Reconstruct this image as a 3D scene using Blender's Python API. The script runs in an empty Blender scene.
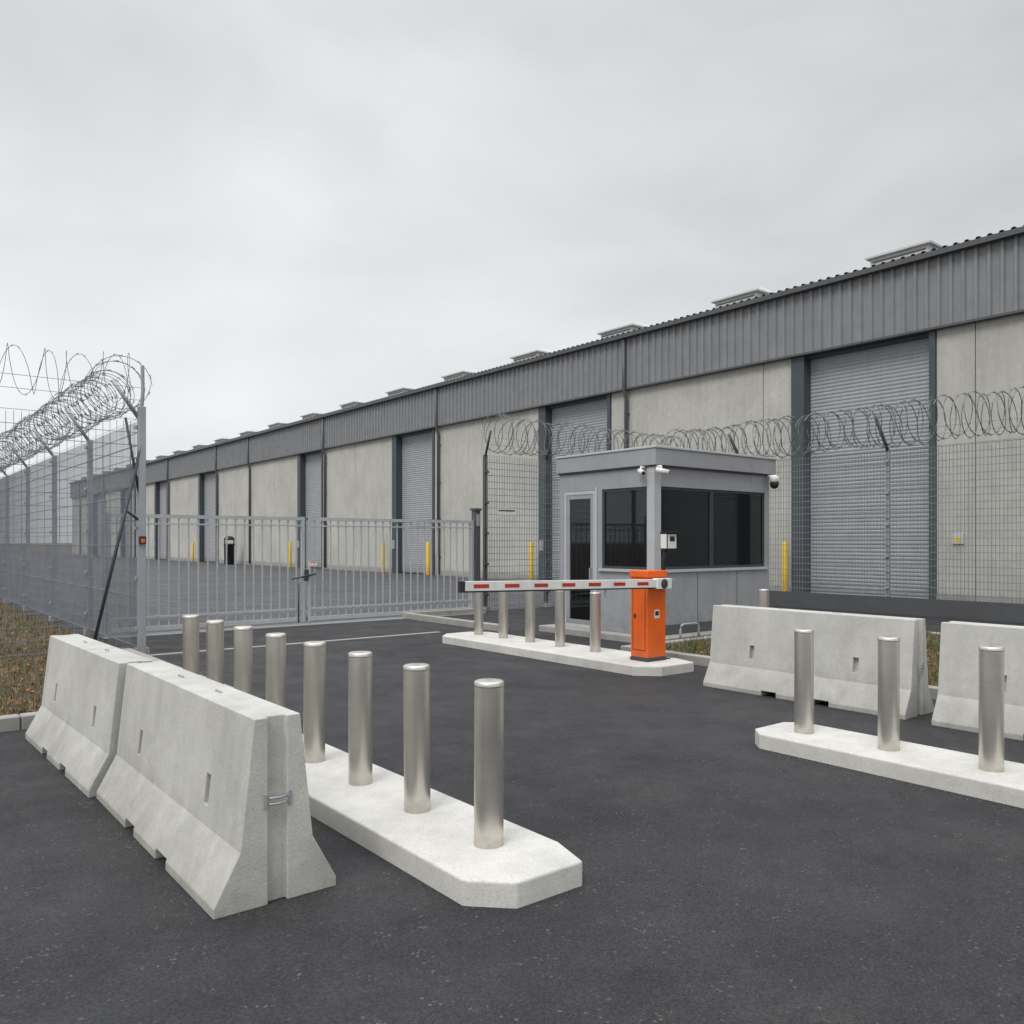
import bpy, math, random
from mathutils import Vector, Matrix
random.seed(7)
sc = bpy.context.scene
R = math.radians

# ------------------------------------------------------------------ node helpers
class NT:
    def __init__(s, name):
        s.mat = bpy.data.materials.new(name); s.mat.use_nodes = True
        s.t = s.mat.node_tree; s.b = s.t.nodes['Principled BSDF']
        g = s.n('ShaderNodeNewGeometry'); s.pos = g.outputs['Position']
    def n(s, typ, **kw):
        nd = s.t.nodes.new(typ)
        for k, v in kw.items(): setattr(nd, k, v)
        return nd
    def l(s, a, b): s.t.links.new(a, b)
    def map(s, scale):
        m = s.n('ShaderNodeMapping'); s.l(s.pos, m.inputs['Vector'])
        m.inputs['Scale'].default_value = scale; return m.outputs[0]
    def noise(s, scale, detail=4, rough=.55, vec=None, lo=.35, hi=.65, a=0., b=1.):
        t = s.n('ShaderNodeTexNoise'); s.l(vec if vec else s.pos, t.inputs['Vector'])
        t.inputs['Scale'].default_value = scale; t.inputs['Detail'].default_value = detail
        t.inputs['Roughness'].default_value = rough
        return s.rng(t.outputs['Fac'], lo, hi, a, b)
    def rng(s, x, lo, hi, a, b):
        r = s.n('ShaderNodeMapRange'); s.l(x, r.inputs['Value'])
        r.inputs['From Min'].default_value = lo; r.inputs['From Max'].default_value = hi
        r.inputs['To Min'].default_value = a; r.inputs['To Max'].default_value = b
        return r.outputs[0]
    def vor(s, scale, lo, hi, a, b):
        t = s.n('ShaderNodeTexVoronoi'); s.l(s.pos, t.inputs['Vector'])
        t.inputs['Scale'].default_value = scale
        return s.rng(t.outputs['Distance'], lo, hi, a, b)
    def cell(s, scale, a, b):
        t = s.n('ShaderNodeTexVoronoi'); s.l(s.pos, t.inputs['Vector'])
        t.inputs['Scale'].default_value = scale
        x = s.n('ShaderNodeSeparateColor'); s.l(t.outputs['Color'], x.inputs[0])
        return s.rng(x.outputs[0], 0, 1, a, b)
    def math(s, op, a, b):
        m = s.n('ShaderNodeMath', operation=op)
        for i, x in enumerate((a, b)):
            if isinstance(x, (int, float)): m.inputs[i].default_value = x
            else: s.l(x, m.inputs[i])
        return m.outputs[0]
    def mix(s, f, a, b, mode='MIX'):
        m = s.n('ShaderNodeMix', data_type='RGBA', blend_type=mode)
        for i, x in ((0, f), (6, a), (7, b)):
            if isinstance(x, (int, float)): m.inputs[i].default_value = x
            elif isinstance(x, tuple): m.inputs[i].default_value = (*x[:3], 1)
            else: s.l(x, m.inputs[i])
        return m.outputs[2]
    def scale(s, col, f):
        m = s.n('ShaderNodeVectorMath', operation='SCALE')
        if isinstance(col, tuple): m.inputs[0].default_value = col[:3]
        else: s.l(col, m.inputs[0])
        s.l(f, m.inputs['Scale']); return m.outputs[0]
    def bump(s, h, strength=.3, dist=.01):
        b = s.n('ShaderNodeBump'); b.inputs['Strength'].default_value = strength
        b.inputs['Distance'].default_value = dist
        s.l(h, b.inputs['Height']); s.l(b.outputs[0], s.b.inputs['Normal'])
    def z(s):
        x = s.n('ShaderNodeSeparateXYZ'); s.l(s.pos, x.inputs[0]); return x.outputs['Z']

def concrete(name, col, big=1.3, streak=.12, dirt=.25, fine=.06, bump=.25, bigv=.11):
    m = NT(name)
    f = m.noise(big, 6, .6, a=1-bigv, b=1+bigv*.6)
    f = m.math('MULTIPLY', f, m.noise(70, 3, .6, a=1-fine, b=1+fine))
    f = m.math('MULTIPLY', f, m.noise(7, 5, .65, a=.94, b=1.04))
    st = m.noise(1, 5, .6, vec=m.map((5, 5, .35)), lo=.45, hi=.72, a=1, b=1-streak)
    f = m.math('MULTIPLY', f, st)
    pits = m.vor(34, .06, .13, .5, 1)
    pm = m.noise(6, 2, .5, lo=.49, hi=.57)
    pits = m.math('MAXIMUM', pits, m.math('SUBTRACT', 1, pm))
    f = m.math('MULTIPLY', f, pits)
    c = m.scale(col, f)
    # scattered grey/brown stains and scuffs
    sn = m.math('MULTIPLY', m.noise(2.3, 8, .75, lo=.56, hi=.72), streak*2.6)
    c = m.mix(sn, c, (.21, .19, .155))
    zz = m.math('ADD', m.z(), m.noise(4, 4, .6, a=-.12, b=.12))
    d = m.rng(zz, .0, .38, dirt, 0)
    c = m.mix(d, c, (.10, .09, .075))
    m.l(c, m.b.inputs['Base Color']); m.b.inputs['Roughness'].default_value = .88
    h = m.math('ADD', m.noise(90, 3, .6, a=0, b=.5), m.math('MULTIPLY', pits, .8))
    h = m.math('ADD', h, m.noise(5, 4, .5, a=0, b=.8))
    m.bump(h, bump, .006)
    return m.mat

def paint(name, col, rough=.45, metal=0., var=.06, streak=.06, spec=.5, dirt=0.):
    m = NT(name)
    f = m.noise(2.2, 5, .6, a=1-var, b=1+var)
    f = m.math('MULTIPLY', f, m.noise(1, 4, .6, vec=m.map((7, 7, .4)), lo=.45, hi=.75, a=1, b=1-streak))
    c = m.scale(col, f)
    if dirt:
        zz = m.math('ADD', m.z(), m.noise(5, 4, .6, a=-.2, b=.2))
        c = m.mix(m.rng(zz, .05, .6, dirt, 0), c, (.09, .08, .07))
    m.l(c, m.b.inputs['Base Color'])
    m.l(m.noise(9, 4, .6, a=max(rough-.08, .03), b=rough+.1), m.b.inputs['Roughness'])
    m.b.inputs['Metallic'].default_value = metal
    m.b.inputs['Specular IOR Level'].default_value = spec
    m.bump(m.noise(40, 3, .5), .05, .003)
    return m.mat

def plain(name, col, rough=.5, metal=0.):
    m = NT(name); m.l(m.scale(col, m.noise(3, 2, .5, a=.9, b=1.1)), m.b.inputs['Base Color'])
    m.b.inputs['Roughness'].default_value = rough; m.b.inputs['Metallic'].default_value = metal
    return m.mat

def asphalt(name, col, dust=.22):
    m = NT(name)
    f = m.noise(.3, 6, .65, a=.82, b=1.2)
    f = m.math('MULTIPLY', f, m.noise(3.5, 6, .7, a=.86, b=1.16))
    f = m.math('MULTIPLY', f, m.cell(125, .62, 1.42))
    f = m.math('MULTIPLY', f, m.noise(60, 4, .75, lo=.4, hi=.6, a=.8, b=1.2))
    c = m.scale(col, f)
    st = m.math('MULTIPLY', m.math('GREATER_THAN', m.cell(85, 0, 1), .965), m.noise(5, 4, .6, lo=.48, hi=.62, a=0, b=.45))
    c = m.mix(st, c, (.19, .185, .17))
    du = m.math('MULTIPLY', m.noise(.8, 8, .72, lo=.52, hi=.72), m.noise(16, 5, .75, lo=.42, hi=.68))
    c = m.mix(m.math('MULTIPLY', du, dust), c, (.17, .16, .145))
    sc_ = m.noise(1, 7, .75, vec=m.map((13, 1.0, 1)), lo=.60, hi=.70, a=0, b=.14)
    c = m.mix(m.math('MULTIPLY', sc_, m.noise(.9, 3, .6, lo=.48, hi=.6)), c, (.13, .125, .12))
    m.l(c, m.b.inputs['Base Color'])
    m.l(m.noise(1.4, 5, .6, a=.55, b=.85), m.b.inputs['Roughness'])
    m.b.inputs['Specular IOR Level'].default_value = .38
    h = m.math('ADD', m.noise(100, 3, .7), m.cell(125, 0, .6))
    m.bump(h, .38, .005)
    return m.mat

def steel(name):
    m = NT(name)
    f = m.noise(1, 3, .6, vec=m.map((3, 3, 260)), a=.96, b=1.03)
    f = m.math('MULTIPLY', f, m.noise(5, 4, .6, a=.96, b=1.03))
    c = m.scale((.70, .665, .61), f)
    zz = m.math('ADD', m.z(), m.noise(14, 4, .6, a=-.04, b=.04))
    c = m.mix(m.rng(zz, .13, .22, .3, 0), c, (.25, .22, .18))
    m.l(c, m.b.inputs['Base Color']); m.b.inputs['Metallic'].default_value = .92
    m.l(m.noise(3, 3, .5, a=.31, b=.38), m.b.inputs['Roughness'])
    m.b.inputs['Anisotropic'].default_value = .5
    m.bump(m.noise(1, 3, .6, vec=m.map((6, 6, 420))), .05, .002)
    return m.mat

def soil(name):
    m = NT(name)
    c = m.mix(m.noise(.9, 6, .7), (.10, .065, .038), (.21, .145, .09))
    c = m.mix(m.noise(12, 5, .75, lo=.45, hi=.6), c, (.055, .04, .028))
    c = m.mix(m.noise(2.1, 5, .7, lo=.55, hi=.7, b=.6), c, (.10, .10, .045))
    c = m.mix(m.vor(30, .1, .22, .55, 0), c, (.3, .25, .19))
    m.l(c, m.b.inputs['Base Color']); m.b.inputs['Roughness'].default_value = .95
    m.bump(m.math('ADD', m.noise(25, 5, .7), m.vor(30, 0, .4, 1, 0)), .8, .03)
    return m.mat

M_asph = asphalt('asphalt', (.0275, .0275, .030))
M_yard = asphalt('yard_asphalt', (.075, .077, .082), .15)
M_conc = concrete('barrier_concrete', (.51, .505, .475), dirt=.32)
M_kerb = concrete('island_concrete', (.62, .61, .575), big=1.6, streak=.06, dirt=.10, fine=.08, bigv=.10)
M_kerb2 = concrete('kerb_concrete', (.38, .37, .35), dirt=.2)
M_panel = concrete('wall_panel_concrete', (.495, .49, .45), big=.45, streak=.13, dirt=.4, bump=.15)
M_steel = steel('brushed_steel')
M_galv = paint('galvanised_steel', (.38, .40, .43), .5, .35, .08)
M_gate = paint('gate_steel', (.48, .50, .52), .5, .2, .06)
M_wire = plain('fence_wire', (.23, .25, .28), .5, .2)
M_razor = plain('razor_wire_steel', (.21, .22, .23), .45, .3)
M_arm = plain('fence_arm_steel', (.13, .14, .15), .5, .2)
M_dark = paint('dark_steel', (.05, .058, .066), .5, .1)
M_clad = paint('cladding_grey', (.235, .243, .255), .5, .1, .07, .12)
M_door = paint('roller_door_grey', (.37, .38, .40), .5, .05, .05, .08, dirt=.3)
M_gut = paint('gutter_grey', (.09, .095, .10), .45, .1)
M_jamb = paint('jamb_blue_grey', (.062, .078, .09), .5, .1, dirt=.3)
M_roof = paint('roof_sheet', (.16, .165, .175), .55, .1)
M_vent = paint('vent_white', (.55, .56, .55), .5)
M_booth = paint('booth_grey', (.32, .33, .35), .42, .05, .05, .07, dirt=.3)
M_boothL = paint('booth_light_grey', (.47, .48, .495), .4, .05, .04, .05)
M_orange = paint('orange_paint', (.82, .135, .012), .38, 0, .05, .1, dirt=.3)
M_white = paint('white_paint', (.76, .75, .72), .4, 0, .05, .10)
M_red = paint('red_reflector', (.48, .03, .02), .35)
M_black = paint('black_plastic', (.018, .018, .02), .4)
M_yel = paint('yellow_paint', (.75, .50, .03), .45, 0, .08, .12, dirt=.3)
M_blind = paint('blind_fabric', (.56, .68, .67), .8)
M_int = paint('booth_interior', (.30, .33, .34), .8)
M_soil = soil('soil')
M_far = soil('far_ground')
M_joint = paint('joint_dark', (.10, .10, .095), .8)
M_stone = plain('gravel_stone', (.18, .17, .155), .9)
def leafmat(n, c):
    m = NT(n); m.l(m.scale(c, m.noise(20, 2, .5, a=.5, b=1.5)), m.b.inputs['Base Color'])
    m.b.inputs['Roughness'].default_value = .8; return m.mat
M_leafA = leafmat('dry_grass', (.22, .16, .08)); M_leafB = leafmat('rust_leaves', (.34, .12, .025)); M_leafC = leafmat('green_blades', (.08, .11, .03))
def glassmat():
    m = NT('window_glass'); t = m.t
    tr = m.n('ShaderNodeBsdfTransparent'); tr.inputs[0].default_value = (.54, .63, .63, 1)
    gl = m.n('ShaderNodeBsdfGlossy'); gl.inputs['Roughness'].default_value = .03
    gl.inputs['Color'].default_value = (.85, .92, .93, 1)
    fr = m.n('ShaderNodeFresnel'); fr.inputs[0].default_value = 1.75
    mx = m.n('ShaderNodeMixShader')
    m.l(fr.outputs[0], mx.inputs[0]); m.l(tr.outputs[0], mx.inputs[1]); m.l(gl.outputs[0], mx.inputs[2])
    m.l(mx.outputs[0], t.nodes['Material Output'].inputs[0]); return m.mat
M_glass = glassmat()

# ------------------------------------------------------------------ mesh builder
class MB:
    def __init__(s): s.v = []; s.f = []; s.m = []; s.sm = []; s.mats = []
    def mi(s, mat):
        if mat not in s.mats: s.mats.append(mat)
        return s.mats.index(mat)
    def add(s, vs, fs, mat, smooth=False):
        o = len(s.v); s.v += [tuple(v) for v in vs]; k = s.mi(mat)
        for f in fs: s.f.append([i+o for i in f]); s.m.append(k); s.sm.append(smooth)
    def box(s, x0, x1, y0, y1, z0, z1, mat):
        s.add([(x0,y0,z0),(x1,y0,z0),(x1,y1,z0),(x0,y1,z0),(x0,y0,z1),(x1,y0,z1),(x1,y1,z1),(x0,y1,z1)],
              [(3,2,1,0),(4,5,6,7),(0,1,5,4),(1,2,6,5),(2,3,7,6),(3,0,4,7)], mat)
    def prism(s, poly, z0, z1, mat):
        n = len(poly)
        s.add([(x,y,z0) for x,y in poly]+[(x,y,z1) for x,y in poly],
              [tuple(range(n-1,-1,-1)), tuple(range(n,2*n))]+[(i,(i+1)%n,n+(i+1)%n,n+i) for i in range(n)], mat)
    def lathe(s, cx, cy, prof, n, mat, smooth=True):
        vs = []; fs = []
        for r, z in prof:
            for i in range(n):
                a = 2*math.pi*i/n; vs.append((cx+r*math.cos(a), cy+r*math.sin(a), z))
        for k in range(len(prof)-1):
            for i in range(n):
                j = (i+1) % n; fs.append((k*n+i, k*n+j, (k+1)*n+j, (k+1)*n+i))
        s.add(vs, fs, mat, smooth)
        o = (len(prof)-1)*n
        s.add([vs[o+i] for i in range(n)], [tuple(range(n))], mat)
        s.add([vs[i] for i in range(n)], [tuple(range(n-1,-1,-1))], mat)
    def tube(s, pts, r, n, mat, smooth=True):
        pts = [Vector(p) for p in pts]; vs = []; fs = []
        for i, p in enumerate(pts):
            t = (pts[min(i+1, len(pts)-1)]-pts[max(i-1, 0)])
            t.normalize()
            up = Vector((0,0,1)) if abs(t.z) < .95 else Vector((1,0,0))
            a = t.cross(up).normalized(); b = a.cross(t)
            for k in range(n):
                an = 2*math.pi*k/n; vs.append(p+a*r*math.cos(an)+b*r*math.sin(an))
        for i in range(len(pts)-1):
            for k in range(n):
                j = (k+1) % n; fs.append((i*n+k, (i+1)*n+k, (i+1)*n+j, i*n+j))
        fs.append(tuple(range(n))); fs.append(tuple(range((len(pts)-1)*n+n-1, (len(pts)-1)*n-1, -1)))
        s.add(vs, fs, mat, smooth)
    def obj(s, name, loc=(0,0,0), parent=None, bevel=0, seg=2, ang=35):
        me = bpy.data.meshes.new(name)
        me.from_pydata(s.v, [], s.f)
        for m in s.mats: me.materials.append(m)
        me.polygons.foreach_set('material_index', s.m)
        me.polygons.foreach_set('use_smooth', s.sm); me.update()
        o = bpy.data.objects.new(name, me); sc.collection.objects.link(o); o.location = loc
        if parent: o.parent = parent
        if bevel:
            b = o.modifiers.new('bevel', 'BEVEL'); b.width = bevel; b.segments = seg
            b.limit_method = 'ANGLE'; b.angle_limit = R(ang)
        return o
def empty(name, loc=(0,0,0), parent=None):
    e = bpy.data.objects.new(name, None); sc.collection.objects.link(e); e.location = loc; e.empty_display_size = .3
    if parent: e.parent = parent
    return e

# ------------------------------------------------------------------ camera
cam = bpy.data.cameras.new('camera'); co = bpy.data.objects.new('camera', cam); sc.collection.objects.link(co)
cam.sensor_width = 36; cam.lens = 29.18; cam.shift_y = .0293; cam.clip_end = 4000; cam.clip_start = .05
co.location = (0, 0, 1.8); co.rotation_euler = (R(90), 0, R(-38.57)); sc.camera = co

# ------------------------------------------------------------------ ground
def sheet(name, x0, x1, y0, y1, z, mat):
    b = MB(); b.add([(x0,y0,z),(x1,y0,z),(x1,y1,z),(x0,y1,z)], [(0,1,2,3)], mat); return b.obj(name)
sheet('ground', -1500, 1500, -1500, 1500, -.02, M_far)
sheet('asphalt_road', -80, 24.7, -60, 170, 0, M_asph)
sheet('yard_pavement', 3.75, 24.7, 17.25, 165, .004, M_yard)
b = MB(); b.box(3.7, 9.2, 13.80, 13.93, .0, .008, M_kerb2); b.obj('gate_track_strip')
b = MB(); b.box(3.7, 12.5, 16.75, 17.2, .0, .012, M_kerb2); b.obj('gate_threshold')

def verge(name, x0, x1, y0, y1):
    b = MB(); b.add([(x0,y0,.10),(x1,y0,.10),(x1,y1,.10),(x0,y1,.10)], [(0,1,2,3)], M_soil); return b.obj(name)
verge('soil_verge', -70, 3.3, 9.32, 165)
verge('soil_verge', 9.85, 15.6, -50, 9.2)
def kerb(segs, name='kerb'):
    b = MB()
    for x0, x1, y0, y1 in segs:
        horiz = (x1-x0) > (y1-y0); L = (x1-x0) if horiz else (y1-y0); n = max(1, round(L/1.0))
        for i in range(n):
            a, c = i/n*L+.004, (i+1)/n*L-.004
            if horiz: b.box(x0+a, x0+c, y0, y1, -.02, .13, M_kerb2)
            else: b.box(x0, x1, y0+a, y0+c, -.02, .13, M_kerb2)
    return b.obj(name, bevel=.012)
kerb([(-30, 3.3, 9.16, 9.32), (3.3, 3.46, 9.32, 14)])
kerb([(9.69, 9.85, -30, 9.2), (9.69, 15.76, 9.2, 9.36), (15.6, 15.76, -30, 9.2)])
kerb([(10.2, 10.36, 13.1, 17.0), (10.36, 12.6, 16.84, 17.0)])

def tufts(name, x0, x1, y0, y1, n, hmax=.14, green=.33):
    b = MB()
    for i in range(n):
        x = random.uniform(x0, x1); y = y0+(y1-y0)*random.random()**1.4
        k = random.random()
        if k < .7:
            m = M_leafC if random.random() < green else M_leafA
            for j in range(4):
                a = random.uniform(0, 6.28); h = random.uniform(.03, hmax); l = random.uniform(.01, .07)
                w = .006
                px, py = x+random.uniform(-.04,.04), y+random.uniform(-.04,.04)
                b.add([(px-w*math.sin(a), py+w*math.cos(a), .10), (px+w*math.sin(a), py-w*math.cos(a), .10),
                       (px+l*math.cos(a), py+l*math.sin(a), .10+h)], [(0,1,2)], m)
        else:
            m = random.choice((M_leafB, M_leafA)); a = random.uniform(0, 6.28); r = random.uniform(.015, .045)
            vs = []
            for q in range(4):
                rr = r if q % 2 == 0 else r*.5
                vs.append((x+rr*math.cos(a+q*1.57), y+rr*math.sin(a+q*1.57), .105+random.uniform(0, .03)))
            b.add(vs, [(0,1,2,3)], m)
    return b.obj(name)
tufts('dry_grass', -4, 3.2, 9.4, 26, 9000)
tufts('verge_grass', 9.95, 15.5, 1, 9.1, 7000, .2, .6)
b = MB()
def stone(x, y, r):
    vs = []
    for q in range(5):
        a = q*1.257+random.random(); vs.append((x+r*math.cos(a), y+r*math.sin(a), -.001))
    vs.append((x, y, r*.9)); b.add(vs, [(0,1,5),(1,2,5),(2,3,5),(3,4,5),(4,0,5)], M_stone)
for i in range(800):
    c = random.random()
    if c < .35: stone(3.12+abs(random.gauss(0, .06)), random.uniform(3.3, 9.2), random.uniform(.002, .006))
    elif c < .6: stone(6.18-abs(random.gauss(0, .07)), random.uniform(.6, 4.5), random.uniform(.003, .006))
    elif c < .8: stone(1.32-abs(random.gauss(0, .06)), random.uniform(4, 8.6), random.uniform(.002, .006))
    else: stone(random.uniform(1, 7), random.uniform(-1, 7), random.uniform(.0015, .0035))
b.obj('loose_grit')

# ------------------------------------------------------------------ bollards & islands
def bollard(x, y, z=.13, top=1.036, r=.082):
    b = MB(); h = top-z
    b.lathe(0, 0, [(r, -.02), (r, h-.03)], 48, M_steel)
    b.lathe(0, 0, [(r-.003, h-.031), (r-.003, h-.027)], 40, M_dark)
    b.lathe(0, 0, [(r+.001, h-.027), (r+.001, h-.008), (r-.004, h-.003), (r-.012, h), (r*.4, h+.003)], 48, M_steel)
    o = b.obj('steel_bollard', (x, y, z)); o.rotation_euler = (R(random.uniform(-.3, .3)), R(random.uniform(-.3, .3)), 0)
    return o
def island(x0, x1, y0, y1, c, h=.13, c2=None):
    cx, cy = (x0+x1)/2, (y0+y1)/2; c2 = c if c2 is None else c2
    X0, X1, Y0, Y1 = x0-cx, x1-cx, y0-cy, y1-cy
    b = MB()
    b.prism([(X0, Y0+c), (X0+c, Y0), (X1-c*.45, Y0), (X1, Y0+c*1.5), (X1, Y1-c2), (X1-c2, Y1), (X0+c2, Y1), (X0, Y1-c2)], -.03, h, M_kerb)
    return b.obj('concrete_island', (cx, cy, 0), bevel=.014, seg=3)
island(2.37, 3.09, 3.17, 9.3, .19)
for i in range(8): bollard(2.762+.004*i, 3.67+.745*i)
island(6.20, 6.92, .3, 4.46, .14)
for y in (4.1, 3.34, 2.57, 1.8, 1.03): bollard(6.55, y)
island(8.25, 9.30, 7.45, 12.6, .26)
for y in (9.1, 9.9, 10.65, 11.38, 12.1): bollard(8.88, y)
bollard(11.68, 8.05, .10, 1.03)

# ------------------------------------------------------------------ jersey barriers
def apply_bool(o, cutters):
    for c in cutters:
        m = o.modifiers.new('b', 'BOOLEAN'); m.object = c; m.operation = 'DIFFERENCE'; m.solver = 'EXACT'
    dg = bpy.context.evaluated_depsgraph_get()
    me = bpy.data.meshes.new_from_object(o.evaluated_get(dg))
    o.modifiers.clear(); old = o.data; o.data = me; bpy.data.meshes.remove(old)
    for c in cutters: bpy.data.objects.remove(c)
def barrier(cx, cy, L, H, rot=0):
    b = MB(); h = L/2
    pr = [(-.32, 0), (.32, 0), (.32, .05), (.19, .29), (.12, H), (-.12, H), (-.19, .29), (-.32, .05)]
    n = len(pr)
    b.add([(x, -h, z) for x, z in pr]+[(x, h, z) for x, z in pr],
          [tuple(range(n)), tuple(range(2*n-1, n-1, -1))]+[(i, n+i, n+(i+1) % n, (i+1) % n) for i in range(n)], M_conc)
    o = b.obj('concrete_barrier', (cx, cy, 0)); o.rotation_euler[2] = rot
    cs = []
    def cut(x0, x1, y0, y1, z0, z1):
        c = MB(); c.box(x0, x1, y0, y1, z0, z1, M_conc); cs.append(c.obj('cut', (cx, cy, 0))); cs[-1].rotation_euler[2] = rot
    for s in (-1, 1):
        cut(-.5, .5, s*.33-.10, s*.33+.10, -.1, .06)
        cut(-.5, -.115, s*.66-.032, s*.66+.032, .39, .55)
        cut(.115, .5, s*.66-.032, s*.66+.032, .39, .55)
        cut(-.05, .05, s*h-.035, s*h+.035, -.1, H+.2)
    apply_bool(o, cs)
    bv = o.modifiers.new('bevel', 'BEVEL'); bv.width = .011; bv.segments = 2; bv.limit_method = 'ANGLE'; bv.angle_limit = R(22)
    f = MB()
    for s in (-1, 1):
        for z in (.50, .53):
            pts = [(-.05, s*(h-.01), z), (-.04, s*(h+.012), z), (.0, s*(h+.02), z), (.04, s*(h+.012), z), (.05, s*(h-.01), z)]
            f.tube(pts, .006, 6, M_galv)
        f.box(-.072, -.056, s*h-.006, s*h+.006, .48, .55, M_galv)
        f.box(.056, .072, s*h-.006, s*h+.006, .48, .55, M_galv)
        f.tube([(0, s*.35-.05, H-.01), (0, s*.35-.045, H+.008), (0, s*.35+.045, H+.008), (0, s*.35+.05, H-.01)], .005, 6, M_galv)
    f.obj('steel_fittings', parent=o)
    return o
barrier(1.67, 5.17, 2.40, .93)
barrier(1.60, 7.57, 2.30, .93, R(1.4))
barrier(8.65, 5.35, 2.54, 1.0)
barrier(8.60, 2.55, 2.50, 1.0, R(-.8))
barrier(8.62, -.05, 2.50, 1.0)

# ------------------------------------------------------------------ barrier gate (boom)
e = empty('boom_barrier', (8.85, 8.0, .13))
b = MB()
b.box(-.20, .20, -.17, .17, 0, .05, M_dark)
b.box(-.19, .19, -.16, .16, .05, 1.17, M_orange)
b.box(-.205, .205, -.175, .175, 1.17, 1.27, M_orange)
b.obj('cabinet', parent=e, bevel=.012, seg=3)
b = MB()
b.box(-.194, -.189, -.12, .12, .15, .16, M_dark); b.box(-.194, -.189, -.12, .12, 1.05, 1.06, M_dark)
b.box(-.194, -.189, -.12, -.112, .16, 1.05, M_dark); b.box(-.194, -.189, .112, .12, .16, 1.05, M_dark)
b.box(-.197, -.19, .06, .09, .6, .66, M_black)
b.box(-.05, .05, -.164, -.159, .60, .72, M_white); b.box(-.035, .035, -.166, -.163, .64, .70, M_black)
b.obj('door_seams_and_label', parent=e)
yb = -.25
pv = empty('arm_pivot', (0, 0, 1.09), parent=e); pv.rotation_euler[1] = R(1.2)
b = MB()
b.tube([(0, -.16, 0), (0, yb-.06, 0)], .07, 20, M_dark, True)
b.box(-.14, .16, yb-.05, yb+.05, -.075, .075, M_white)
b.obj('pivot_bracket', parent=pv, bevel=.01)
b = MB()
b.box(-3.38, -.14, yb-.035, yb+.035, -.052, .06, M_white)
b.box(.16, .24, yb-.04, yb+.04, -.06, .06, M_galv)
b.box(-3.43, -3.38, yb-.038, yb+.038, -.068, .062, M_black)
b.box(-3.37, -.16, yb-.03, yb+.03, -.068, -.0525, M_black)
b.tube([(-1.1, yb, -.065), (-1.1, yb, -.16)], .012, 8, M_galv)
b.obj('boom_arm', parent=pv, bevel=.006)
b = MB()
for i in range(7):
    x = -3.26+i*.455
    for yy in (yb-.0375, yb+.0355): b.box(x, x+.22, yy, yy+.002, -.018, .026, M_red)
b.obj('reflector_strips', parent=pv)

e = empty('access_intercom', (9.10, 7.95, .13))
b = MB()
pts = [(0, 0, 0), (0, 0, .9), (-.01, -.02, 1.25), (-.03, -.05, 1.42), (-.03, -.09, 1.6)]
b.tube(pts, .024, 10, M_black); b.box(-.08, .08, -.08, .08, 0, .015, M_dark)
b.obj('gooseneck_post', parent=e)
b = MB(); b.box(-.12, .08, -.19, -.06, 1.56, 1.80, M_black)
b.box(-.11, .07, -.194, -.189, 1.58, 1.78, M_white); b.box(-.07, .03, -.198, -.1945, 1.68, 1.75, M_black)
b.box(-.126, -.119, -.18, -.07, 1.58, 1.78, M_white)
b.box(-.13, .09, -.24, -.06, 1.80, 1.815, M_black)
b.obj('intercom_head', parent=e, bevel=.003)

b = MB()
b.tube([(0,0,0),(0,0,.28),(.02,0,.34),(.08,0,.36),(.42,0,.36),(.48,0,.34),(.5,0,.28),(.5,0,0)], .02, 10, M_galv)
b.obj('hoop_guard', (11.3, 9.47, .0))

# ------------------------------------------------------------------ guard booth
e = empty('guard_booth')
X0, X1, Y0, Y1 = 11.2, 14.68, 9.98, 12.5
ZF, ZT = .12, 3.17
b = MB(); b.box(X0-.3, X1+.3, Y0-.35, Y1+.3, -.02, .115, M_kerb2); b.obj('plinth_slab', parent=e, bevel=.01)
t = .12
b = MB()
b.box(X0+.16, X1, Y0, Y0+t, ZF, 1.30, M_booth); b.box(X0+.16, X1, Y0, Y0+t, 2.80, ZT, M_booth)
b.box(X1-.14, X1, Y0, Y0+t, 1.30, 2.80, M_booth)
b.box(X0, X0+t, Y0+.16, 11.42, ZF, 1.30, M_booth); b.box(X0, X0+t, Y0+.16, Y1, 2.80, ZT, M_booth)
b.box(X0, X0+t, 11.30, 11.42, 1.30, 2.80, M_booth); b.box(X0, X0+t, 12.38, Y1, ZF, 2.80, M_booth)
b.box(X0+t, X1, Y1-t, Y1, ZF, ZT, M_booth); b.box(X1-t, X1, Y0+t, Y1-t, ZF, ZT, M_booth)
b.obj('walls', parent=e)
b = MB(); b.box(X0-.02, X0+.158, Y0-.02, Y0+.158, ZF, ZT-.031, M_boothL)
b.box(X0-.015, X0-.001, 11.42, 11.465, ZF, 2.85, M_boothL)
b.box(X0+.17, X1, Y0-.012, Y0-.001, .12, .3, M_gut)
for xx in (12.4, 13.6): b.box(xx-.006, xx+.006, Y0-.006, Y0-.001, .31, 1.24, M_joint)
b.obj('corner_post_and_seams', parent=e, bevel=.004)
b = MB()
b.box(X0-.07, X1+.09, Y0-.09, Y1+.02, ZT, ZT+.30, M_booth)
b.box(X0-.09, X1+.11, Y0-.11, Y1+.04, ZT+.30, ZT+.345, M_boothL)
b.box(X0-.04, X1+.05, Y0-.05, Y1+.01, ZT-.03, ZT-.002, M_gut)
b.obj('roof', parent=e, bevel=.01)
b = MB()
def frameY(x0, x1, z0, z1, y, w=.045, d=.06):
    b.box(x0, x1, y, y+d, z0, z0+w, M_dark); b.box(x0, x1, y, y+d, z1-w, z1, M_dark)
    b.box(x0, x0+w, y, y+d, z0+w, z1-w, M_dark); b.box(x1-w, x1, y, y+d, z0+w, z1-w, M_dark)
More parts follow.
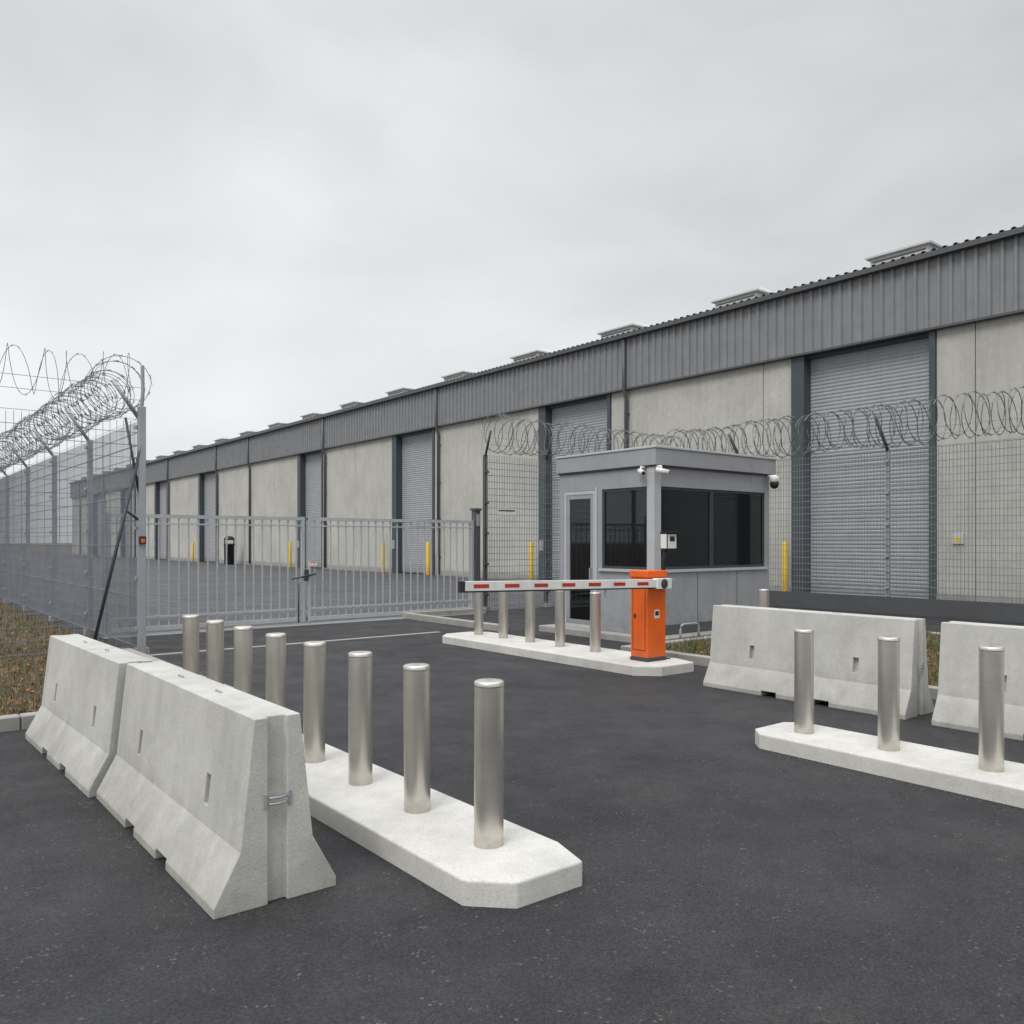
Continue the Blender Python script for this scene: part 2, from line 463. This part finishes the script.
def frameX(y0, y1, z0, z1, x, w=.045, d=.06, mat=M_dark):
    b.box(x, x+d, y0, y1, z0, z0+w, mat); b.box(x, x+d, y0, y1, z1-w, z1, mat)
    b.box(x, x+d, y0, y0+w, z0+w, z1-w, mat); b.box(x, x+d, y1-w, y1, z0+w, z1-w, mat)
frameY(X0+.162, 12.85, 1.302, 2.798, Y0+.02); frameY(12.852, X1-.142, 1.302, 2.798, Y0+.02)
frameX(Y0+.162, 11.298, 1.302, 2.798, X0+.02)
frameX(11.47, 12.378, ZF, 2.798, X0+.005, .07, .07, M_boothL)
frameX(11.545, 12.305, ZF+.075, 2.725, X0+.015, .08, .05, M_booth)
b.box(X0-.03, X0+.01, 11.60, 11.62, 1.0, 1.3, M_galv)
b.box(X0-.05, X0-.001, Y0+.16, 11.36, 1.25, 1.298, M_boothL); b.box(X0+.16, X1-.1, Y0-.04, Y0-.001, 1.25, 1.298, M_boothL)
b.obj('window_and_door_frames', parent=e)
b = MB()
b.box(X0+.2, 12.81, Y0+.045, Y0+.051, 1.34, 2.76, M_glass); b.box(12.9, X1-.18, Y0+.045, Y0+.051, 1.34, 2.76, M_glass)
b.box(X0+.045, X0+.051, Y0+.2, 11.26, 1.34, 2.76, M_glass)
b.box(X0+.035, X0+.041, 11.62, 12.23, ZF+.15, 2.65, M_glass)
b.obj('glazing', parent=e)
b = MB()
x = X0+.3
while x < X1-.25:
    if not (12.2 < x < 12.75):
        b.add([(x-.045, Y0+.14, 1.35), (x+.025, Y0+.17, 1.35), (x+.025, Y0+.17, 2.72), (x-.045, Y0+.14, 2.72)], [(0,1,2,3)], M_blind)
    x += .095
y = Y0+.3
while y < 11.2:
    b.add([(X0+.14, y-.04, 1.35), (X0+.17, y+.025, 1.35), (X0+.17, y+.025, 2.72), (X0+.14, y-.04, 2.72)], [(0,1,2,3)], M_blind); y += .095
b.box(X0+.5, X1-.4, Y0+.5, Y0+1.1, .85, .9, M_int); b.box(12.2, 12.7, Y0+.8, Y0+.85, 1.0, 1.6, M_black)
b.box(X0+.13, X1-.13, Y0+.13, Y1-.13, ZF, ZF+.02, M_int); b.box(X0+.13, X1-.13, Y1-.15, Y1-.125, ZF+.02, ZT-.05, M_int)
b.obj('interior', parent=e)
b = MB()
for (cx, cy, dx, dy) in ((X0-.13, Y0+.20, -.5, -.9), (X0+.0, Y0-.16, .7, -.8)):
    d = Vector((dx, dy, -.25)).normalized(); p = Vector((cx, cy, 3.06))
    b.tube([p-d*.10, p+d*.14], .045, 14, M_white); b.tube([p+d*.135, p+d*.15], .034, 12, M_black)
    b.tube([p, (cx, cy, 3.15)], .018, 8, M_white)
    b.tube([(cx, cy, 3.14), (min(max(cx, X0-.02), X1), max(cy, Y0-.02), 3.14)], .02, 8, M_white)
cx, cy = X1-.12, Y0-.20
b.tube([(cx, Y0-.02, 3.13), (cx, cy, 3.13)], .025, 8, M_white)
b.lathe(cx, cy, [(.07, 3.01), (.09, 3.05), (.09, 3.12), (.03, 3.15)], 18, M_white)
b.lathe(cx, cy, [(.01, 2.87), (.05, 2.885), (.08, 2.92), (.09, 2.97), (.085, 3.01)], 18, M_black)
b.obj('security_cameras', parent=e)

# ------------------------------------------------------------------ fences
def helix(b, p0, p1, rad, pitch, hand, wire=.0065, seed=0, bs=1.0):
    p0, p1 = Vector(p0), Vector(p1); ax = (p1-p0); L = ax.length; ax.normalize()
    u = Vector((0,0,1)); w = ax.cross(u); N = int(L/pitch*20); pts = []
    for i in range(N+1):
        th = hand*2*math.pi*i/20; t = L*i/N
        k = 1+.06*math.sin(t*1.7+seed)+.03*math.sin(t*5.1)+.04*math.sin(t*11.3+seed)
        pts.append(p0+ax*(t+.05*math.sin(th*.5+seed)+.05*math.sin(t*2.3))+u*(math.sin(th)*rad*k-.05*abs(math.sin(t*1.1)))+w*math.cos(th)*rad*k)
    b.tube(pts, wire, 3, M_razor)
    for i in range(1, N, 2):
        t = (pts[i+1]-pts[i-1]).normalized(); c = pts[i]; o = (c-(p0+ax*(c-p0).dot(ax))).normalized()
        a, s, q = .035*bs, .014*bs, .022*bs
        b.add([c+t*s, c+o*q+t*a, c-t*s, c+o*q-t*a, c-o*q+t*a, c-o*q-t*a], [(0,1,2),(0,3,2),(0,4,2),(0,5,2)], M_razor)
def fence(name, p0, p1, ztop, vs, hs, posts, arm, zc, rad, z0=.1, wr=.0028, coil_off=(0,0), armlen=.75, wire=.0065, bs=1., pmat=None, amat=None, ar=.033, pitch=.42, skip=False):
    pmat = pmat or M_galv; amat = amat or pmat
    e = empty(name, (p0[0], p0[1], 0))
    dx, dy = p1[0]-p0[0], p1[1]-p0[1]; L = math.hypot(dx, dy); ux, uy = dx/L, dy/L
    alongX = abs(ux) > .5
    b = MB()
    n = int(L/vs)
    for i in range(n+1):
        t = i*vs; x, y = ux*t, uy*t
        b.box(x-wr, x+wr, y-wr, y+wr, z0, ztop, M_wire)
    z = z0+.04
    k = 0
    while z < ztop:
        r = wr*1.25
        for o in ((-.007, .007) if k % 4 == 0 else (.006,)):
            if alongX: b.box(min(0, dx), max(0, dx), o-r, o+r, z-r, z+r, M_wire)
            else: b.box(o-r, o+r, min(0, dy), max(0, dy), z-r, z+r, M_wire)
        z += hs; k += 1
    b.obj('mesh_panels', parent=e)
    b = MB()
    for t in posts:
        x, y = ux*t, uy*t; s = .045
        ox, oy = (0, .06) if alongX else (.06, 0)
        b.box(x-s+ox, x+s+ox, y-s+oy, y+s+oy, -.02, ztop+.05, pmat)
        b.box(x-.1+ox, x+.1+ox, y-.1+oy, y+.1+oy, -.02, .115, M_kerb2)
        if arm:
            a = Vector(arm).normalized()*armlen; q = Vector((x+ox, y+oy, ztop))
            b.tube([q, q+a*.5, q+a], ar, 6, amat)
        zz = z0+.3
        while zz < ztop:
            b.box(x-.055+ox*.3, x+.055+ox*.3, y-.055+oy*.3, y+.055+oy*.3, zz, zz+.05, pmat); zz += .8
    b.obj('posts', parent=e)
    b = MB(); c = coil_off
    a0 = (c[0], c[1], zc); a1 = (dx+c[0], dy+c[1], zc)
    helix(b, a0, a1, rad, pitch, 1, seed=1, wire=wire, bs=bs); helix(b, a0, a1, rad*.96, pitch*1.12, -1, seed=2, wire=wire, bs=bs)
    for dz in (-.32, 0, .2):
        off = Vector(arm or (0,0,1)).normalized()*(dz+.35)
        p = Vector((0, 0, ztop))+off
        b.tube([p, p+Vector((dx, dy, 0))], .004, 3, M_razor)
    b.obj('razor_wire', parent=e)
    return e
fence('security_fence', (3.57, 14.04), (3.57, 70), 3.72, .075, .2, [3.6*i for i in range(16)], (-.55, 0, .8), 4.33, .40, wr=.0038, coil_off=(-.2, 0), wire=.006)
fence('security_fence', (3.57, 14.04), (-14, 14.04), 3.72, .1, .2, [2.6*i for i in range(1, 7)], (0, -.4, .8), 4.36, .36, wr=.0032, coil_off=(0, -.15), wire=.005)
fence('security_fence', (12.95, 17.3), (20.5, 17.3), 4.02, .085, .17, [0, 2.1, 5.0, 7.55], (-.15, -.5, .8), 4.66, .48, coil_off=(0, -.1), wr=.0048, wire=.010, bs=1.6, pmat=M_gut, pitch=.38)
fence('security_fence', (20.5, 17.3), (20.5, -12), 4.1, .085, .17, [2.4, 6.8, 11.2, 15.6, 20, 24.4], (-.62, 0, .8), 4.76, .52, z0=.32, coil_off=(-.2, 0), wr=.005, wire=.0105, bs=1.7, armlen=1.05, pitch=.33, amat=M_arm, ar=.048)
b = MB(); b.box(20.42, 20.47, -12, 17.2, -.02, .42, M_gut); b.obj('fence_plinth')

e = empty('fence_corner_post', (3.62, 13.98, 0))
b = MB(); b.box(-.055, .055, -.055, .055, -.02, 3.95, M_galv)
b.tube([(0,0,3.9), (.02,0,4.2), (.0,-.05,4.6)], .03, 8, M_galv)
b.obj('post', parent=e, bevel=.008)
b = MB(); b.tube([(-.02, -.03, 3.3), (-.75, -.12, .1)], .026, 8, M_dark); b.tube([(-.25,-.06,2.3), (-.05,-.02,2.15)], .02, 6, M_dark)
b.tube([(-.25, -.05, 3.75), (-.03, -.02, 2.5)], .02, 6, M_dark)
b.obj('diagonal_brace', parent=e)
b = MB(); b.box(-.06, .04, -.12, -.056, 1.77, 1.89, M_black); b.box(-.04, .02, -.127, -.121, 1.79, 1.85, M_orange)
b.obj('warning_lamp', parent=e, bevel=.006)

# ------------------------------------------------------------------ entrance gate
e = empty('entrance_gate', (3.7, 17.0, 0))
GL = 8.7; GH = 2.34
def leaf(x0, x1, nm):
    b = MB()
    b.box(x0, x1, -.03, .03, GH-.07, GH, M_gate); b.box(x0, x1, -.022, .022, GH-.20, GH-.17, M_gate)
    b.box(x0, x1, -.03, .03, .08, .16, M_gate); b.box(x0, x1, -.022, .022, .32, .36, M_gate)
    b.box(x0, x0+.07, -.035, .035, .06, GH+.005, M_gate); b.box(x1-.07, x1, -.035, .035, .06, GH+.005, M_gate)
    x = x0+.18
    while x < x1-.1:
        b.box(x-.012, x+.012, -.012, .012, .16, GH-.07, M_gate); x += .19
    b.obj(nm, parent=e)
leaf(.08, 4.05, 'leaf_a'); leaf(4.12, GL-.1, 'leaf_b')
b = MB(); b.box(-.02, .07, -.06, .06, 0, 2.6, M_galv); b.box(GL-.09, GL+.07, -.08, .08, 0, 2.60, M_gut)
b.box(GL-.12, GL+.10, -.11, .11, 2.60, 2.65, M_gut); b.box(GL-.06, GL+.04, -.095, -.081, 2.2, 2.5, M_galv)
b.box(4.04, 4.13, -.06, -.036, .95, 1.2, M_dark); b.box(4.14, 4.34, -.04, -.036, 1.28, 1.38, M_white); b.box(4.16, 4.32, -.043, -.041, 1.35, 1.37, M_orange)
b.tube([(3.9, -.05, .05), (3.9, -.05, .9)], .015, 6, M_dark); b.tube([(4.3, -.05, 1.1), (3.75, -.05, 1.0)], .02, 6, M_dark)
b.obj('gate_posts_and_lock', parent=e)
b = MB(); b.box(-.3, .3, -.006, .006, -.08, .08, M_white); b.box(-.27, .27, -.009, -.007, .01, .05, M_joint)
b.obj('fence_sign', (13.6, 17.28, 2.6))

# ------------------------------------------------------------------ warehouse
W = empty('warehouse', (24.8, 11, 0))
def wobj(b, name, **k):
    o = b.obj(name, **k); o.parent = W; o.location = (-24.8, -11, 0); return o
YA, YB = -14, 132
doors = [(-2.1, 1.9), (11.41, 15.49), (24.65, 28.6), (38.0, 41.8), (51.6, 54.9), (72.2, 76.3), (86.5, 90.2), (100, 104), (114, 118)]
ZB, ZR = 8.05, 10.15
walls = MB(); jambs = MB(); back = MB()
spans = []; y = YA
for a, c in doors: spans.append((y, a-.18)); y = c+.48
spans.append((y, YB))
for a, c in spans:
    n = max(1, math.ceil((c-a)/5.2))
    cuts = [a+(c-a)*i/n for i in range(n+1)]
    if abs(c-(11.41-.18)) < .01: cuts = [a, 5.0, 10.15, c]
    if abs(a-(15.49+.48)) < .01: cuts = [a, 17.1, 23.45, c]
    for i in range(len(cuts)-1):
        walls.box(24.8, 25.0, cuts[i]+.012, cuts[i+1]-.012, .28, ZB+.1, M_panel)
        walls.box(24.78, 25.0, cuts[i]+.006, cuts[i+1]-.006, -.02, .275, M_kerb2)
    back.box(25.0, 25.2, a, c, -.02, ZB+.1, M_joint)
wobj(walls, 'concrete_panels', bevel=.01); wobj(back, 'backing_wall')
for a, c in doors:
    jambs.box(24.74, 25.4, a-.18, a, -.02, ZB-.002, M_jamb)
    jambs.box(24.74, 25.4, c+.0, c+.48, -.02, ZB-.002, M_jamb)
    jambs.box(24.9, 25.4, a, c, ZB-.16, ZB-.004, M_jamb)
    d = MB(); vs = []; prof = []; z = .03
    while z < ZB-.2:
        prof += [(.0, z), (-.014, z+.02), (-.02, z+.055), (-.014, z+.09), (0, z+.105)]; z += .12
    for x, zz in prof: vs += [(25.16+x, a, zz), (25.16+x, c, zz)]
    d.add(vs, [(2*i, 2*i+1, 2*i+3, 2*i+2) for i in range(len(prof)-1)], M_door)
    d.box(25.12, 25.2, a, c, -.01, .09, M_gut)
    wobj(d, 'roller_door')
wobj(jambs, 'door_jambs')
b = MB(); prof = []; y = YA; p = .34
while y < YB: prof += [(24.67, y), (24.67, y+.19), (24.605, y+.225), (24.605, y+.305)]; y += p
vs = []
for x, yy in prof: vs += [(x, yy, ZB), (x, yy, ZR)]
b.add(vs, [(2*i, 2*i+1, 2*i+3, 2*i+2) for i in range(len(prof)-1)], M_clad)
wobj(b, 'profiled_cladding')
b = MB(); b.box(24.58, 24.80, YA, YB, ZB-.07, ZB-.003, M_gut); b.box(24.68, 24.95, YA, YB, ZB+.003, ZR, M_joint)
b.box(24.40, 24.60, YA, YB, ZR-.10, ZR+.05, M_gut)
wobj(b, 'gutter_and_flashing')
b = MB(); prof = []; y = YA; p = .30; sl = math.tan(R(5))
while y < YB: prof += [(0, y), (0, y+.16), (.055, y+.19), (.055, y+.27)]; y += p
vs = []
for h, yy in prof: vs += [(24.42, yy, ZR+.06+h), (45, yy, ZR+.06+h+20.6*sl)]
b.add(vs, [(2*i, 2*i+1, 2*i+3, 2*i+2) for i in range(len(prof)-1)], M_roof)
b.add([(24.5, YA, ZR+.04), (45, YA, ZR+.04+20.5*sl), (45, YB, ZR+.04+20.5*sl), (24.5, YB, ZR+.04)], [(0,1,2,3)], M_roof)
b.add([(45, YA, ZR+.06+20.6*sl), (66, YA, ZR), (66, YB, ZR), (45, YB, ZR+.06+20.6*sl)], [(0,1,2,3)], M_roof)
wobj(b, 'roof')
b = MB()
for yy in (YA, YB): b.add([(25, yy, 0), (65.5, yy, 0), (65.5, yy, ZR), (45, yy, ZR+.0+20*sl), (25, yy, ZR)], [(0,1,2,3,4)], M_clad)
b.add([(65.5, YA, 0), (65.5, YB, 0), (65.5, YB, ZR), (65.5, YA, ZR)], [(0,1,2,3)], M_clad)
wobj(b, 'end_walls')
b = MB()
for yy in (-3.6, 23.5, 37.3, 50.9, 64.2, 71.6, 85.5, 98, 112, 126):
    b.tube([(24.54, yy, ZR-.05), (24.54, yy, ZB-.1), (24.68, yy, ZB-.45), (24.68, yy, .1)], .08, 10, M_gut)
    z = 1
    while z < 8: b.box(24.63, 24.79, yy-.095, yy+.095, z, z+.04, M_gut); z += 2
wobj(b, 'downspouts')
b = MB(); yy = .5
while yy < 128:
    z = ZR+.06+1.1*sl+.05; z1 = z+.36
    x0, x1, y0, y1 = 25.2, 26.5, yy-.9, yy+.9
    b.box(x0, x1, y0, y1, z-.1, z1, M_vent)
    for k in range(2): b.box(x0-.012, x0-.002, y0+.08, y1-.08, z+.10+k*.12, z+.14+k*.12, M_gut)
    vs = [(x0-.12, y0-.12, z1), (x1+.12, y0-.12, z1), (x1+.12, y1+.12, z1), (x0-.12, y1+.12, z1),
          (x0-.12, y0-.12, z1+.06), (x1+.12, y0-.12, z1+.06), (x1+.12, y1+.12, z1+.06), (x0-.12, y1+.12, z1+.06),
          (x0+.5, y0+.15, z1+.28), (x1-.5, y0+.15, z1+.28), (x1-.5, y1-.15, z1+.28), (x0+.5, y1-.15, z1+.28)]
    b.add(vs, [(3,2,1,0),(0,1,5,4),(1,2,6,5),(2,3,7,6),(3,0,4,7),(4,5,9,8),(5,6,10,9),(6,7,11,10),(7,4,8,11),(8,9,10,11)], M_vent)
    yy += 6.02
wobj(b, 'roof_ventilators')
b = MB()
b.box(24.74, 24.79, 10.45, 10.75, 1.75, 2.05, M_vent); b.box(24.735, 24.739, 10.50, 10.70, 1.80, 1.92, M_yel)
b.box(24.70, 24.735, 16.1, 16.3, 1.2, 1.5, M_galv)
for a, c in doors[2:]: b.box(24.68, 24.735, c+.1, c+.35, 1.4, 1.9, M_galv)
wobj(b, 'wall_boxes')

def guard(x, y, h=1.8):
    b = MB(); b.lathe(0, 0, [(.105, 0), (.105, h-.05), (.085, h-.02), (.04, h)], 18, M_yel)
    b.lathe(0, 0, [(.15, -.01), (.15, .02)], 18, M_dark)
    b.obj('yellow_bollard', (x, y, .0))
for y in (15.85, 28.96, 37.56, 42.36, 55.4, 76.6, 24.2): guard(24.2, y)
b = MB(); b.lathe(0, 0, [(.34, .05), (.38, .1), (.40, 1.55), (.44, 1.56), (.44, 1.66), (.36, 1.68)], 20, M_black)
b.lathe(0, 0, [(.40, 1.95), (.42, 2.0), (.36, 2.15), (.2, 2.25), (.02, 2.28)], 20, M_black)
b.box(-.4, -.34, -.04, .04, 1.6, 2.0, M_black); b.box(.34, .4, -.04, .04, 1.6, 2.0, M_black); b.box(-.3, .3, -.3, .3, 0, .05, M_dark)
b.obj('litter_bin', (23.6, 65.7, 0))

# ------------------------------------------------------------------ sky & sun
SUN_EL, SUN_AZ = 50, 200
w = bpy.data.worlds.new('World'); sc.world = w; w.use_nodes = True
t = w.node_tree; bg = t.nodes['Background']; L = t.links.new
sky = t.nodes.new('ShaderNodeTexSky'); sky.sky_type = 'NISHITA'; sky.sun_disc = False
sky.sun_elevation = R(SUN_EL); sky.sun_rotation = R(90-SUN_AZ); sky.air_density = 1.5; sky.dust_density = 6
tc = t.nodes.new('ShaderNodeTexCoord')
def mp(scale, loc=(0,0,0)):
    m = t.nodes.new('ShaderNodeMapping'); m.inputs['Scale'].default_value = scale; m.inputs['Location'].default_value = loc
    L(tc.outputs['Generated'], m.inputs['Vector']); return m.outputs[0]
def nz(vec, sc_, det, ro, dist=0.):
    n = t.nodes.new('ShaderNodeTexNoise'); n.inputs['Scale'].default_value = sc_; n.inputs['Detail'].default_value = det
    n.inputs['Roughness'].default_value = ro; n.inputs['Distortion'].default_value = dist; L(vec, n.inputs['Vector']); return n.outputs['Fac']
def rg(x, a, b_, c, d, smooth=False):
    r = t.nodes.new('ShaderNodeMapRange'); r.inputs['From Min'].default_value = a; r.inputs['From Max'].default_value = b_
    r.inputs['To Min'].default_value = c; r.inputs['To Max'].default_value = d
    if smooth: r.interpolation_type = 'SMOOTHSTEP'
    L(x, r.inputs['Value']); return r.outputs[0]
def mt(op, a, b_):
    m = t.nodes.new('ShaderNodeMath'); m.operation = op
    for i, x in enumerate((a, b_)):
        if isinstance(x, (int, float)): m.inputs[i].default_value = x
        else: L(x, m.inputs[i])
    return m.outputs[0]
sp = t.nodes.new('ShaderNodeSeparateXYZ'); L(tc.outputs['Generated'], sp.inputs[0]); z = sp.outputs['Z']
n1 = rg(nz(mp((1, 1, 2.0)), 1.5, 4, .45, .3), .3, .7, -.12, .12)
n2 = rg(nz(mp((1, 1, 2.2), (3, 1, 0)), 3.2, 5, .5, .4), .3, .7, -.06, .06)
base = rg(z, 0, .55, .86, .71, True)
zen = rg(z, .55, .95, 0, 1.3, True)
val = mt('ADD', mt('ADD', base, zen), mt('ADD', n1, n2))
cmb = t.nodes.new('ShaderNodeCombineColor')
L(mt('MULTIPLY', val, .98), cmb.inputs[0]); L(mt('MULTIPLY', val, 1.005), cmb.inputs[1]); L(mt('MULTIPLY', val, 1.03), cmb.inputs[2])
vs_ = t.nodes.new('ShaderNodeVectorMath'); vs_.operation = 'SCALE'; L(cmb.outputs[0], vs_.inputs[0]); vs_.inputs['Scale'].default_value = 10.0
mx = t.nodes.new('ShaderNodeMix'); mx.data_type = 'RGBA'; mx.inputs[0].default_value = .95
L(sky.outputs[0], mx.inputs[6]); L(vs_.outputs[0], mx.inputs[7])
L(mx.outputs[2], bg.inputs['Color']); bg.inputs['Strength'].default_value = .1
sl_ = bpy.data.lights.new('sun', 'SUN'); sl_.energy = 1.5; sl_.angle = R(25); sl_.color = (1, .965, .92)
so = bpy.data.objects.new('sun', sl_); sc.collection.objects.link(so)
d = Vector((math.cos(R(SUN_AZ))*math.cos(R(SUN_EL)), math.sin(R(SUN_AZ))*math.cos(R(SUN_EL)), math.sin(R(SUN_EL))))
so.rotation_euler = d.to_track_quat('Z', 'Y').to_euler(); so.location = d*50
sc.view_settings.view_transform = 'Standard'; sc.view_settings.look = 'None'; sc.view_settings.exposure = 0
